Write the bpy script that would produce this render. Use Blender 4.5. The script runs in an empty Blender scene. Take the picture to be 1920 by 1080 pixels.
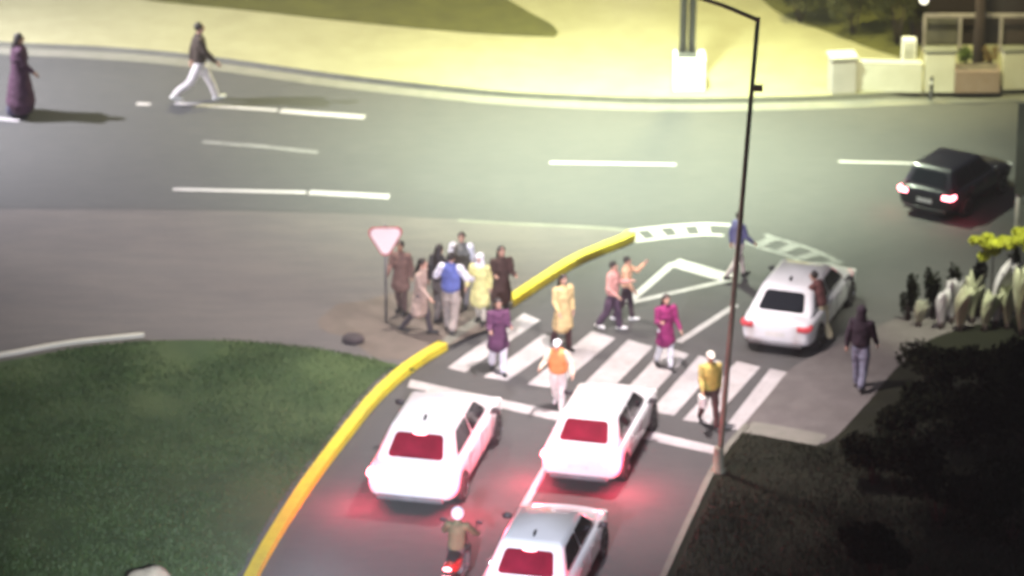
import bpy, bmesh, math, random
from mathutils import Vector, Matrix, noise
R = math.radians
random.seed(7)
S = bpy.context.scene
COL = S.collection

# ------------------------------------------------------------------ camera
PITCH, FPX, DIST = R(22), 9000.0, 107.0
cam = bpy.data.objects.new('camera', bpy.data.cameras.new('camera')); COL.objects.link(cam)
CAM = Vector((0, -DIST*math.cos(PITCH), DIST*math.sin(PITCH)))
cam.location = CAM
cam.rotation_euler = (R(90)-PITCH, 0, 0)
cam.data.sensor_width = 36; cam.data.lens = FPX/1920*36
cam.data.clip_start = 1; cam.data.clip_end = 3000
cam.data.dof.use_dof = True                 # the cctv lens is slightly out of focus
cam.data.dof.focus_distance = 60; cam.data.dof.aperture_fstop = 1.35
S.camera = cam
FWD = Vector((0, math.cos(PITCH), -math.sin(PITCH))); UP = Vector((0, math.sin(PITCH), math.cos(PITCH)))

def gp(px, py, z=0.0):
    """ground point (at height z) seen at photo pixel px,py (1920x1080)"""
    d = FWD*FPX + Vector((px-960, 0, 0)) + UP*(540-py)
    t = (z-CAM.z)/d.z
    return CAM + d*t

# ------------------------------------------------------------------ night sky
W = bpy.data.worlds.new('World'); S.world = W; W.use_nodes = True
bg = W.node_tree.nodes['Background']
sky = W.node_tree.nodes.new('ShaderNodeTexSky'); sky.sky_type = 'NISHITA'; sky.sun_disc = False
sky.sun_elevation = R(-4); sky.sun_rotation = R(200)
mixc = W.node_tree.nodes.new('ShaderNodeMixRGB'); mixc.blend_type = 'ADD'; mixc.inputs[0].default_value = 1
W.node_tree.links.new(sky.outputs[0], mixc.inputs[1]); mixc.inputs[2].default_value = (.6, .6, .7, 1)
W.node_tree.links.new(mixc.outputs[0], bg.inputs['Color'])
bg.inputs['Strength'].default_value = 0.15
S.view_settings.view_transform = 'Standard'; S.view_settings.look = 'None'
S.view_settings.exposure = 0.4; S.view_settings.gamma = 1

# ------------------------------------------------------------------ street lighting (lamps of the junction and added fill spots)
def lamp(px, py, h, col, power, size=110, blend=.8, rad=.35, tilt=(0, 0), typ='SPOT'):
    p = gp(px, py)
    l = bpy.data.lights.new('street_or_fill_light', typ); l.energy = power; l.color = col
    l.shadow_soft_size = rad
    if typ == 'SPOT': l.spot_size = R(size); l.spot_blend = blend
    o = bpy.data.objects.new('street_or_fill_light', l); COL.objects.link(o)
    o.location = (p.x, p.y, h); o.rotation_euler = (R(tilt[0]), R(tilt[1]), 0)
    return o
lamp(1330, 110, 10.5, (1, .93, .40), 6800, 120, .9)            # twin post lamp on the far pavement
lamp(1190, 310, 12, (.87, 1, .74), 36000, 92, 1)                # main road
lamp(640, 110, 12, (1, .95, .52), 7500, 110, 1)                # far pavement, left of centre
lamp(-520, 195, 8.4, (.93, .9, 1), 22000, 130, 1, rad=.12, tilt=(0, -38))                # left end of the road
lamp(620, 560, 11, (1, .9, .82), 6200, 110, 1)                # traffic island
lamp(1170, 800, 10.4, (1, .86, .86), 8800, 94, .9)              # lamp on the leaning pole
al = lamp(600, 2150, 9, (.80, .84, 1), 42000, 46, 1)                 # approach lane: fill spot added behind the queue to light the car rears
al.rotation_euler = (gp(640, 980)-al.location).to_track_quat('-Z', 'Y').to_euler()
lamp(1780, 300, 8, (1, .94, .46), 4200, 76, 1, tilt=(46, 0))                 # shop front end
lamp(1860, 690, 9.2, (1, 1, .78), 4600, 44, .8, tilt=(18, 0))       # fill spot added above the planting to brighten the pale plants

# ------------------------------------------------------------------ helpers
def tag(o, label=None, cat=None, group=None, kind=None):
    if label: o['label'] = label
    if cat: o['category'] = cat
    if group: o['group'] = group
    if kind: o['kind'] = kind
    return o
def empty(name, loc=(0, 0, 0), rz=0, label=None, cat=None, group=None):
    o = bpy.data.objects.new(name, None); COL.objects.link(o)
    o.location = loc; o.rotation_euler = (0, 0, rz); o.empty_display_size = .2
    return tag(o, label, cat, group)
def copy_tree(o, parent=None):
    c = o.copy(); COL.objects.link(c)
    if parent: c.parent = parent
    for ch in list(o.children): copy_tree(ch, c)
    return c

MATS = {}
def mat(name, col, rough=.7, metal=0, var=.25, scale=3, bump=0, bscale=40, coat=0, emit=None, es=0, col2=None, spec=.5, detail=6):
    if name in MATS: return MATS[name]
    m = bpy.data.materials.new(name); m.use_nodes = True
    nt = m.node_tree; b = nt.nodes['Principled BSDF']
    b.inputs['Roughness'].default_value = rough; b.inputs['Metallic'].default_value = metal
    b.inputs['Specular IOR Level'].default_value = spec
    b.inputs['Coat Weight'].default_value = coat
    tc = nt.nodes.new('ShaderNodeTexCoord')
    n = nt.nodes.new('ShaderNodeTexNoise'); n.inputs['Scale'].default_value = scale; n.inputs['Detail'].default_value = detail
    nt.links.new(tc.outputs['Object'], n.inputs['Vector'])
    cr = nt.nodes.new('ShaderNodeValToRGB')
    a = tuple(max(0, c*(1-var)) for c in col); d = col2 or tuple(min(1, c*(1+var)) for c in col)
    cr.color_ramp.elements[0].color = (*a, 1); cr.color_ramp.elements[1].color = (*d, 1)
    cr.color_ramp.elements[0].position = .32; cr.color_ramp.elements[1].position = .68
    nt.links.new(n.outputs['Fac'], cr.inputs['Fac']); nt.links.new(cr.outputs['Color'], b.inputs['Base Color'])
    if bump:
        n2 = nt.nodes.new('ShaderNodeTexNoise'); n2.inputs['Scale'].default_value = bscale; n2.inputs['Detail'].default_value = 4
        nt.links.new(tc.outputs['Object'], n2.inputs['Vector'])
        bp = nt.nodes.new('ShaderNodeBump'); bp.inputs['Strength'].default_value = bump; bp.inputs['Distance'].default_value = .02
        nt.links.new(n2.outputs['Fac'], bp.inputs['Height']); nt.links.new(bp.outputs['Normal'], b.inputs['Normal'])
    if emit:
        b.inputs['Emission Color'].default_value = (*emit, 1); b.inputs['Emission Strength'].default_value = es
    MATS[name] = m
    return m

def ground_mat(name, cols, s1, s2, rough=.85, bump=.35, stretch=(1, 1, 1), fine=60, fineamt=.35):
    """two noises of different size blended, plus a fine speckle: worn ground"""
    m = bpy.data.materials.new(name); m.use_nodes = True; nt = m.node_tree; b = nt.nodes['Principled BSDF']
    b.inputs['Roughness'].default_value = rough; b.inputs['Specular IOR Level'].default_value = .3
    tc = nt.nodes.new('ShaderNodeTexCoord'); mp = nt.nodes.new('ShaderNodeMapping'); mp.inputs['Scale'].default_value = stretch
    nt.links.new(tc.outputs['Object'], mp.inputs[0])
    def nz(sc, det):
        n = nt.nodes.new('ShaderNodeTexNoise'); n.inputs['Scale'].default_value = sc; n.inputs['Detail'].default_value = det
        n.inputs['Roughness'].default_value = .6
        nt.links.new(mp.outputs[0], n.inputs['Vector']); return n
    a, c, f = nz(s1, 5), nz(s2, 6), nz(fine, 2)
    r1 = nt.nodes.new('ShaderNodeValToRGB'); r1.color_ramp.elements[0].color = (*cols[0], 1); r1.color_ramp.elements[1].color = (*cols[1], 1)
    r1.color_ramp.elements[0].position = .38; r1.color_ramp.elements[1].position = .62
    r2 = nt.nodes.new('ShaderNodeValToRGB'); r2.color_ramp.elements[0].color = (*cols[1], 1); r2.color_ramp.elements[1].color = (*cols[2], 1)
    r2.color_ramp.elements[0].position = .4; r2.color_ramp.elements[1].position = .6
    nt.links.new(a.outputs['Fac'], r1.inputs[0]); nt.links.new(c.outputs['Fac'], r2.inputs[0])
    mx = nt.nodes.new('ShaderNodeMixRGB'); mx.inputs[0].default_value = .5
    nt.links.new(r1.outputs[0], mx.inputs[1]); nt.links.new(r2.outputs[0], mx.inputs[2])
    m2 = nt.nodes.new('ShaderNodeMixRGB'); m2.blend_type = 'OVERLAY'; m2.inputs[0].default_value = fineamt
    nt.links.new(mx.outputs[0], m2.inputs[1]); nt.links.new(f.outputs['Fac'], m2.inputs[2])
    nt.links.new(m2.outputs[0], b.inputs['Base Color'])
    bp = nt.nodes.new('ShaderNodeBump'); bp.inputs['Strength'].default_value = bump; bp.inputs['Distance'].default_value = .02
    nt.links.new(f.outputs['Fac'], bp.inputs['Height']); nt.links.new(bp.outputs[0], b.inputs['Normal'])
    return m

M = dict(
 asphalt=ground_mat('asphalt', [(.058, .06, .06), (.076, .077, .075), (.092, .09, .086)], .1, 3.5, .9, .5, (.5, 1.4, 1), 60, .5),
 gutter=ground_mat('gutter_concrete', [(.13, .13, .11), (.17, .17, .14), (.22, .21, .18)], .5, 3),
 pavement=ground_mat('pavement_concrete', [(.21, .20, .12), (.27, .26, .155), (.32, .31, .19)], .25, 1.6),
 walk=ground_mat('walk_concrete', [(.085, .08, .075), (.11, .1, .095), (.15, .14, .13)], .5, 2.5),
 paving=ground_mat('island_paving', [(.085, .08, .08), (.115, .107, .1), (.15, .135, .12)], .18, 2.2, .9, .6, (.35, 1.6, 1), 60, .5),
 dirt=ground_mat('bare_soil', [(.085, .07, .06), (.125, .105, .085), (.17, .14, .115)], .7, 2.5),
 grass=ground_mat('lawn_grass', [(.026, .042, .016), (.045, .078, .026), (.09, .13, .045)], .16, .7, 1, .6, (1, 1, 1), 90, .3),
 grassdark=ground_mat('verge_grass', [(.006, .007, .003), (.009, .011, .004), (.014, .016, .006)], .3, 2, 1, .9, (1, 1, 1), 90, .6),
 grassfar=ground_mat('far_grass', [(.05, .048, .014), (.075, .075, .018), (.11, .11, .026)], .35, 2, 1, .9, (1, 1, 1), 70, .6),
 kerb=ground_mat('kerb_stone', [(.12, .12, .1), (.16, .16, .13), (.2, .2, .17)], .8, 4),
 yellow=ground_mat('kerb_yellow_paint', [(.34, .27, .05), (.62, .50, .025), (.70, .60, .04)], .9, 6, .6, .3, (1, 1, 1), 30, .25),
 paint=ground_mat('road_paint', [(.24, .225, .22), (.40, .385, .38), (.5, .48, .475)], 1.3, 7, .7, .3, (1, 1, 1), 40, .4),
 cream=ground_mat('cream_render', [(.42, .41, .33), (.5, .49, .4), (.56, .55, .46)], .6, 3, .8, .2),
)

def mesh_obj(name, verts, faces, m, parent=None, smooth=False, loc=None):
    me = bpy.data.meshes.new(name); me.from_pydata([tuple(v) for v in verts], [], faces); me.update()
    ms = m if isinstance(m, (list, tuple)) else [m]
    for x in ms: me.materials.append(x)
    if smooth: me.polygons.foreach_set('use_smooth', [True]*len(me.polygons))
    o = bpy.data.objects.new(name, me); COL.objects.link(o)
    if parent: o.parent = parent
    if loc is not None: o.location = loc
    return o

class MB:
    def __init__(s): s.v = []; s.f = []
    def add(s, v, f):
        n = len(s.v); s.v += [Vector(x) for x in v]; s.f += [tuple(i+n for i in q) for q in f]
    def box(s, c, d, rot=None, taper=1.0):
        x, y, z = d[0]/2, d[1]/2, d[2]/2
        vs = [Vector((sx*x*(taper if sz > 0 else 1), sy*y*(taper if sz > 0 else 1), sz*z)) for sz in (-1, 1) for sy in (-1, 1) for sx in (-1, 1)]
        if rot is not None: vs = [rot @ v for v in vs]
        s.add([v+Vector(c) for v in vs], [(0, 2, 3, 1), (4, 5, 7, 6), (0, 1, 5, 4), (2, 6, 7, 3), (0, 4, 6, 2), (1, 3, 7, 5)])
    def tube(s, pts, rads, n=12, round_ends=True, sx=1.0, sy=1.0):
        pts = [Vector(p) for p in pts]
        if not isinstance(rads, (list, tuple)): rads = [rads]*len(pts)
        P = []; 
        dirs = [(pts[min(i+1, len(pts)-1)]-pts[max(i-1, 0)]).normalized() for i in range(len(pts))]
        if round_ends:
            for k in (85, 60, 30):
                a = R(k); P.append((pts[0]-dirs[0]*rads[0]*math.sin(a), rads[0]*math.cos(a), dirs[0]))
        for p, r, d in zip(pts, rads, dirs): P.append((p, r, d))
        if round_ends:
            for k in (30, 60, 85):
                a = R(k); P.append((pts[-1]+dirs[-1]*rads[-1]*math.sin(a), rads[-1]*math.cos(a), dirs[-1]))
        ref = Vector((1, 0, 0)) if abs(dirs[0].x) < .8 else Vector((0, 1, 0))
        vs = []; fs = []
        for p, r, d in P:
            u = (ref - d*ref.dot(d)).normalized(); w = d.cross(u)
            for k in range(n):
                a = 2*math.pi*k/n; vs.append(p + u*(math.cos(a)*r*sx) + w*(math.sin(a)*r*sy))
        for i in range(len(P)-1):
            for k in range(n):
                k2 = (k+1) % n; fs.append((i*n+k, i*n+k2, (i+1)*n+k2, (i+1)*n+k))
        fs.append(tuple(range(n-1, -1, -1))); fs.append(tuple(range((len(P)-1)*n, len(P)*n)))
        s.add(vs, fs)
    def ell(s, c, r, n=14, m=9, rot=None):
        c = Vector(c); vs = []; fs = []
        for i in range(1, m):
            t = math.pi*i/m
            for k in range(n):
                a = 2*math.pi*k/n; v = Vector((r[0]*math.sin(t)*math.cos(a), r[1]*math.sin(t)*math.sin(a), r[2]*math.cos(t)))
                vs.append(c+(rot @ v if rot is not None else v))
        t0 = Vector((0, 0, r[2])); t1 = -t0
        if rot is not None: t0 = rot @ t0; t1 = rot @ t1
        vs += [c+t0, c+t1]; T = len(vs)-2; B = T+1
        for k in range(n):
            k2 = (k+1) % n; fs.append((T, k, k2)); fs.append((B, (m-2)*n+k2, (m-2)*n+k))
            for i in range(m-2): fs.append((i*n+k, (i+1)*n+k, (i+1)*n+k2, i*n+k2))
        s.add(vs, fs)
    def lathe(s, prof, axis='z', c=(0, 0, 0), n=24):
        vs = []; fs = []; c = Vector(c)
        for r, h in prof:
            for k in range(n):
                a = 2*math.pi*k/n
                v = (r*math.cos(a), r*math.sin(a), h) if axis == 'z' else (h, r*math.cos(a), r*math.sin(a))
                vs.append(c+Vector(v))
        for i in range(len(prof)-1):
            for k in range(n):
                k2 = (k+1) % n; fs.append((i*n+k, i*n+k2, (i+1)*n+k2, (i+1)*n+k))
        fs.append(tuple(range(n-1, -1, -1))); fs.append(tuple(range((len(prof)-1)*n, len(prof)*n)))
        s.add(vs, fs)
    def build(s, name, m, parent=None, smooth=False, bevel=0, remesh=0, sub=0, loc=None, wob=0, wf=6, seg=2):
        o = mesh_obj(name, s.v, s.f, m, parent, smooth, loc)
        if bevel: 
            b = o.modifiers.new('b', 'BEVEL'); b.width = bevel; b.segments = seg; b.limit_method = 'ANGLE'
        if sub:
            b = o.modifiers.new('s', 'SUBSURF'); b.levels = b.render_levels = sub
        if remesh:
            b = o.modifiers.new('r', 'REMESH'); b.mode = 'VOXEL'; b.voxel_size = remesh; b.use_smooth_shade = True
            c = o.modifiers.new('cs', 'SMOOTH'); c.iterations = 3; c.factor = .5
        if bevel or remesh or sub: bake(o, smooth or bool(remesh))
        if wob:
            me = o.data
            for v in me.vertices:
                q = v.co*wf; d = noise.noise(Vector((q.x, q.y, q.z*1.7)))
                v.co += v.normal*d*wob
        return o

def bake(o, smooth=True):
    """apply this object's modifiers"""
    bpy.context.view_layer.update()
    dg = bpy.context.evaluated_depsgraph_get()
    me = bpy.data.meshes.new_from_object(o.evaluated_get(dg))
    o.modifiers.clear(); old = o.data; o.data = me; bpy.data.meshes.remove(old)
    me.name = o.name
    if smooth: me.polygons.foreach_set('use_smooth', [True]*len(me.polygons))

def crom(pts, k=8):
    """catmull-rom through the points"""
    pts = [Vector(p) for p in pts]; out = []
    for i in range(len(pts)-1):
        a, b, c, d = pts[max(i-1, 0)], pts[i], pts[i+1], pts[min(i+2, len(pts)-1)]
        for j in range(k):
            t = j/k
            out.append(.5*((2*b)+(c-a)*t+(2*a-5*b+4*c-d)*t*t+(3*b-a-3*c+d)*t**3))
    out.append(pts[-1]); return out
def line_px(pts, z=0, k=8): return crom([gp(x, y, z) for x, y in pts], k)

def slab(name, outline, z0, z1, m, kind='structure', side=None):
    """raised sheet with vertical edges from a ground outline"""
    n = len(outline)
    bm = bmesh.new()
    vt = [bm.verts.new((p.x, p.y, z1)) for p in outline]
    f = bm.faces.new(vt); f.normal_update()
    if f.normal.z < 0: f.normal_flip()
    if z0 is not None:
        vb = [bm.verts.new((p.x, p.y, z0)) for p in outline]
        for i in range(n):
            j = (i+1) % n; q = bm.faces.new((vt[i], vt[j], vb[j], vb[i])); q.material_index = 1 if side else 0
    bmesh.ops.triangulate(bm, faces=[x for x in bm.faces if len(x.verts) > 4])
    bmesh.ops.recalc_face_normals(bm, faces=bm.faces) if z0 is not None else None
    me = bpy.data.meshes.new(name); bm.to_mesh(me); bm.free()
    me.materials.append(m)
    if side: me.materials.append(side)
    o = bpy.data.objects.new(name, me); COL.objects.link(o); o['kind'] = kind
    return o
def ribbon(name, pts, w, z0, z1, m, kind=None, off=0.0, parent=None):
    """strip of width w along pts; off moves it sideways (to the right of travel); z0 None = flat sheet"""
    vs = []; n = len(pts)
    for i, p in enumerate(pts):
        d = (pts[min(i+1, n-1)]-pts[max(i-1, 0)]); d.z = 0; d.normalize(); r = Vector((d.y, -d.x, 0))
        for s in (-.5, .5): vs.append(Vector((p.x, p.y, z1))+r*(off+s*w))
    fs = [(2*i, 2*i+1, 2*i+3, 2*i+2) for i in range(n-1)]
    if z0 is not None:
        b = len(vs); vs += [Vector((v.x, v.y, z0)) for v in vs]
        for i in range(n-1):
            fs.append((2*i, 2*i+2, b+2*i+2, b+2*i)); fs.append((2*i+1, b+2*i+1, b+2*i+3, 2*i+3))
        fs.append((0, b, b+1, 1)); e = 2*(n-1); fs.append((e, e+1, b+e+1, b+e))
    o = mesh_obj(name, vs, fs, m, parent)
    if z0 is not None:
        bm = bmesh.new(); bm.from_mesh(o.data); bmesh.ops.recalc_face_normals(bm, faces=bm.faces); bm.to_mesh(o.data); bm.free()
    if kind: o['kind'] = kind
    return o

# ------------------------------------------------------------------ SETTING: ground, road, pavements
slab('ground', [Vector(p) for p in ((-500, -300, 0), (500, -300, 0), (500, 700, 0), (-500, 700, 0))], None, -.04, M['grassdark'])
slab('road', [Vector(p) for p in ((-90, -60, 0), (90, -60, 0), (90, 60, 0), (-90, 60, 0))], None, 0, M['asphalt'])

far_edge = line_px([(-900, 30), (-300, 66), (0, 88), (200, 98), (380, 114), (640, 150), (900, 178), (1060, 188), (1250, 194), (1500, 191), (1700, 182), (1920, 174), (2300, 160), (2900, 130)])
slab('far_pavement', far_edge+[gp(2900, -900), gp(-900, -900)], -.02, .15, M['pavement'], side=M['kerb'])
ribbon('far_gutter', far_edge, .55, None, .004, M['gutter'], 'structure', off=.28)
gf = line_px([(-500, -60), (120, -22), (300, 2), (460, 18), (640, 38), (850, 58), (960, 65), (1040, 68)], .17)+line_px([(1046, 60), (1032, 44), (985, 18), (930, -20), (880, -90)], .17)
slab('far_lawn', gf+[gp(700, -400, .17), gp(-500, -400, .17)], .13, .17, M['grassfar'])
g2 = line_px([(1400, -60), (1425, -8), (1470, 28), (1560, 62), (1640, 92), (1716, 108), (1722, 60), (1722, -60)], .17)
slab('far_lawn', g2, .13, .17, M['grassfar'])

island_top = line_px([(-900, 400), (-300, 398), (0, 401), (300, 403), (640, 410), (900, 423), (1090, 432), (1168, 438), (1185, 446)])
ka = [(1185, 446), (1172, 456), (1085, 492), (1015, 534), (955, 574)]
kb = [(955, 574), (900, 608), (832, 655)]
kc = [(832, 655), (770, 694), (705, 752), (640, 832), (580, 912), (520, 1005), (478, 1080), (430, 1180), (380, 1320), (340, 1480)]
KA, KB, KC = line_px(ka), line_px(kb, k=6), line_px(kc)
slab('traffic_island', island_top[:-1]+KA[:-1]+KB[:-1]+KC+[gp(-900, 1480)], -.02, .12, M['paving'], side=M['kerb'])
ribbon('island_kerb_edge', line_px([(860, 420), (960, 426), (1090, 432), (1168, 438), (1185, 446)]), .16, None, .126, M['kerb'], 'structure', off=.1)
soil = line_px([(700, 560), (760, 545), (900, 560), (958, 578)], .124, 6)+line_px([(950, 585), (896, 616), (828, 662), (786, 682)], .124, 6)+line_px([(720, 668), (650, 650), (600, 610), (640, 575)], .124, 6)
soil = [p+Vector((noise.noise(p*.9), noise.noise(p*.9+Vector((9, 0, 0))), 0))*.55 for p in soil]
slab('soil_patch', soil, None, .124, M['dirt'])
gl = line_px([(-900, 840), (-300, 730), (0, 680), (130, 657), (270, 642), (430, 641), (580, 655), (700, 676), (778, 694)], .12)
kc_in = []
for i, p in enumerate(KC):
    d = KC[min(i+1, len(KC)-1)]-KC[max(i-1, 0)]; d.normalize(); kc_in.append(p+Vector((d.y, -d.x, 0))*.30)
kc_in = [p for p in kc_in if p.y < gp(700, 700).y]
slab('lawn', gl+kc_in+[gp(-900, 1480)], .11, .15, M['grass'])
ribbon('lawn_edging', line_px([(-900, 838), (-300, 728), (0, 678), (130, 655), (270, 640)]), .12, .12, .19, M['cream'], 'structure')
kw = .24
ribbon('yellow_kerb', KA, kw, -.01, .17, M['yellow'], 'structure', off=.02)
ribbon('yellow_kerb', KC, kw, -.01, .17, M['yellow'], 'structure', off=.02)
ribbon('dropped_kerb', KB, kw, -.01, .126, M['kerb'], 'structure', off=.02)

re = [(1200, 1180), (1243, 1080), (1300, 955), (1342, 872), (1394, 806)]
rw = [(1394, 806), (1440, 752), (1486, 700), (1560, 662), (1700, 600), (1850, 566), (2050, 530), (2400, 470), (3000, 380)]
RE = line_px([(1100, 1480)]+re); RW = line_px(rw)
slab('verge', RE+line_px([(1394, 806), (1460, 826), (1545, 842), (1620, 772), (1690, 690), (1760, 640), (1930, 600), (2400, 540), (3000, 460)])[1:]+[gp(3000, 1480)], -.02, .12, M['grassdark'], side=M['kerb'])
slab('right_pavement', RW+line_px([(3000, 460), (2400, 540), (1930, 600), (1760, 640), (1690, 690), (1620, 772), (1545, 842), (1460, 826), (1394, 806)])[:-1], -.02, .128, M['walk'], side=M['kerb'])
ribbon('verge_kerb', RE, .13, -.01, .15, M['kerb'], 'structure', off=.06)
ribbon('ramp_edging', line_px([(1402, 801), (1470, 812), (1542, 826)], .13), .62, None, .134, M['gutter'], 'structure')

# ------------------------------------------------------------------ painted markings
def stroke(p0, p1, w, z=.006, px0=None):
    a, b = gp(*p0), gp(*p1); return ribbon('road_marking', [a, a.lerp(b, .5), b], w, None, z, M['paint'], 'structure')
for a, b, w in [((256, 195), (282, 196), .22), ((328, 194), (520, 207), .19), ((526, 208), (684, 220), .3),
                ((324, 355), (574, 361), .2), ((580, 361), (730, 369), .3), ((1030, 305), (1268, 309), .16), ((1572, 303), (1720, 307), .14)]:
    stroke(a, b, w)
stroke((-60, 218), (36, 226), .22)
WORN = ground_mat('worn_road_paint', [(.10, .10, .098), (.17, .17, .165), (.28, .28, .27)], 1, 5)
ribbon('road_marking', [gp(380, 266), gp(490, 275), gp(596, 286)], .22, None, .006, WORN, 'structure')
def quad(pts, z=.006):
    ps = [gp(*p) for p in pts]; mesh_obj('road_marking', [Vector((p.x, p.y, z)) for p in ps], [tuple(range(len(ps)))], M['paint'])['kind'] = 'structure'
# crossing bars
for a in [((840, 690), (870, 698), (1012, 600), (984, 588)), ((908, 708), (948, 714), (1058, 638), (1020, 628)),
          ((990, 722), (1040, 728), (1152, 634), (1112, 622)), ((1085, 733), (1133, 741), (1222, 650), (1180, 638)),
          ((1160, 748), (1206, 755), (1290, 664), (1250, 652)), ((1222, 772), (1262, 779), (1352, 678), (1312, 668)),
          ((1282, 788), (1328, 795), (1424, 688), (1384, 678)), ((1360, 803), (1396, 808), (1484, 700), (1446, 692))]:
    c = [Vector(p) for p in a]; w0 = (c[1]-c[0])*.05; w1 = (c[2]-c[3])*.05
    quad([tuple(c[0]-w0), tuple(c[1]+w0), tuple(c[2]+w1), tuple(c[3]-w1)])
quad([(770, 712), (764, 726), (1048, 790), (1054, 774)]); quad([(1206, 806), (1200, 822), (1340, 852), (1346, 838)])
quad([(1036, 866), (1024, 864), (940, 1010), (956, 1010)])              # lane dash between the cars
stroke((1272, 642), (1380, 572), .17)
# give way triangle on the lane
tri = [(1272, 494), (1368, 520), (1172, 572)]
for (a, b, w) in [((1262, 494), (1172, 572), .2), ((1262, 492), (1372, 524), .5), ((1172, 570), (1372, 524), .16)]: stroke(a, b, w, .006 if w != .5 else .010)
# broken give way line at the mouth of the entry, two rows of dashes
gw = line_px([(1180, 444), (1265, 434), (1360, 432), (1440, 456), (1500, 474), (1556, 500)], 0, 6)
def resample(pts, n):
    L = [0]
    for a, b in zip(pts, pts[1:]): L.append(L[-1]+(b-a).length)
    out = []
    for k in range(n+1):
        t = L[-1]*k/n; i = 0
        while i < len(L)-2 and L[i+1] < t: i += 1
        out.append(pts[i].lerp(pts[i+1], (t-L[i])/(L[i+1]-L[i])))
    return out
rs = resample(gw, 24)
band = resample(gw, 60)
for a, b_, mt_ in ((0, 26, M['paint']), (34, 60, WORN)):
    ribbon('road_marking', band[a:b_+1], .15, None, .006, mt_, 'structure', off=-.34); ribbon('road_marking', band[a:b_+1], .13, None, .006, mt_, 'structure', off=.34)
for k in range(0, 24, 6): ribbon('road_marking', band[k:k+4], .62, None, .010, M['paint'], 'structure')
for k in range(36, 58, 7): ribbon('road_marking', band[k:k+4], .5, None, .010, WORN, 'structure')

# ------------------------------------------------------------------ CARS
GLASS = mat('dark_glass', (.012, .014, .018), .08, var=.1, coat=.6)
RGLASS = mat('brake_glow_glass', (.15, .008, .022), .25, var=.25, scale=4)  # clear rear glass; red brake-light glow put into its base colour
WHITE = mat('white_car_paint', (.7, .71, .72), .3, var=.02, coat=.8)
BLACKP = mat('black_car_paint', (.010, .009, .018), .4, var=.1, coat=.3)
RUBBER = mat('tyre_rubber', (.02, .02, .02), .85)
ALLOY = mat('alloy_metal', (.45, .45, .46), .35, 1, var=.1)
TRIM = mat('black_trim', (.02, .02, .022), .5)
PLATE = mat('plate_enamel', (.62, .62, .58), .5, var=.05)
TAIL = mat('lit_tail_lens', (.5, .02, .03), .3, emit=(1, .22, .26), es=9)
TAILOFF = mat('red_tail_lens', (.35, .03, .04), .3, emit=(1, .1, .12), es=.25)
HEAD = mat('headlamp_lens', (.7, .7, .68), .15, var=.05)
GREYT = mat('grey_seam', (.12, .12, .125), .6)

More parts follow.
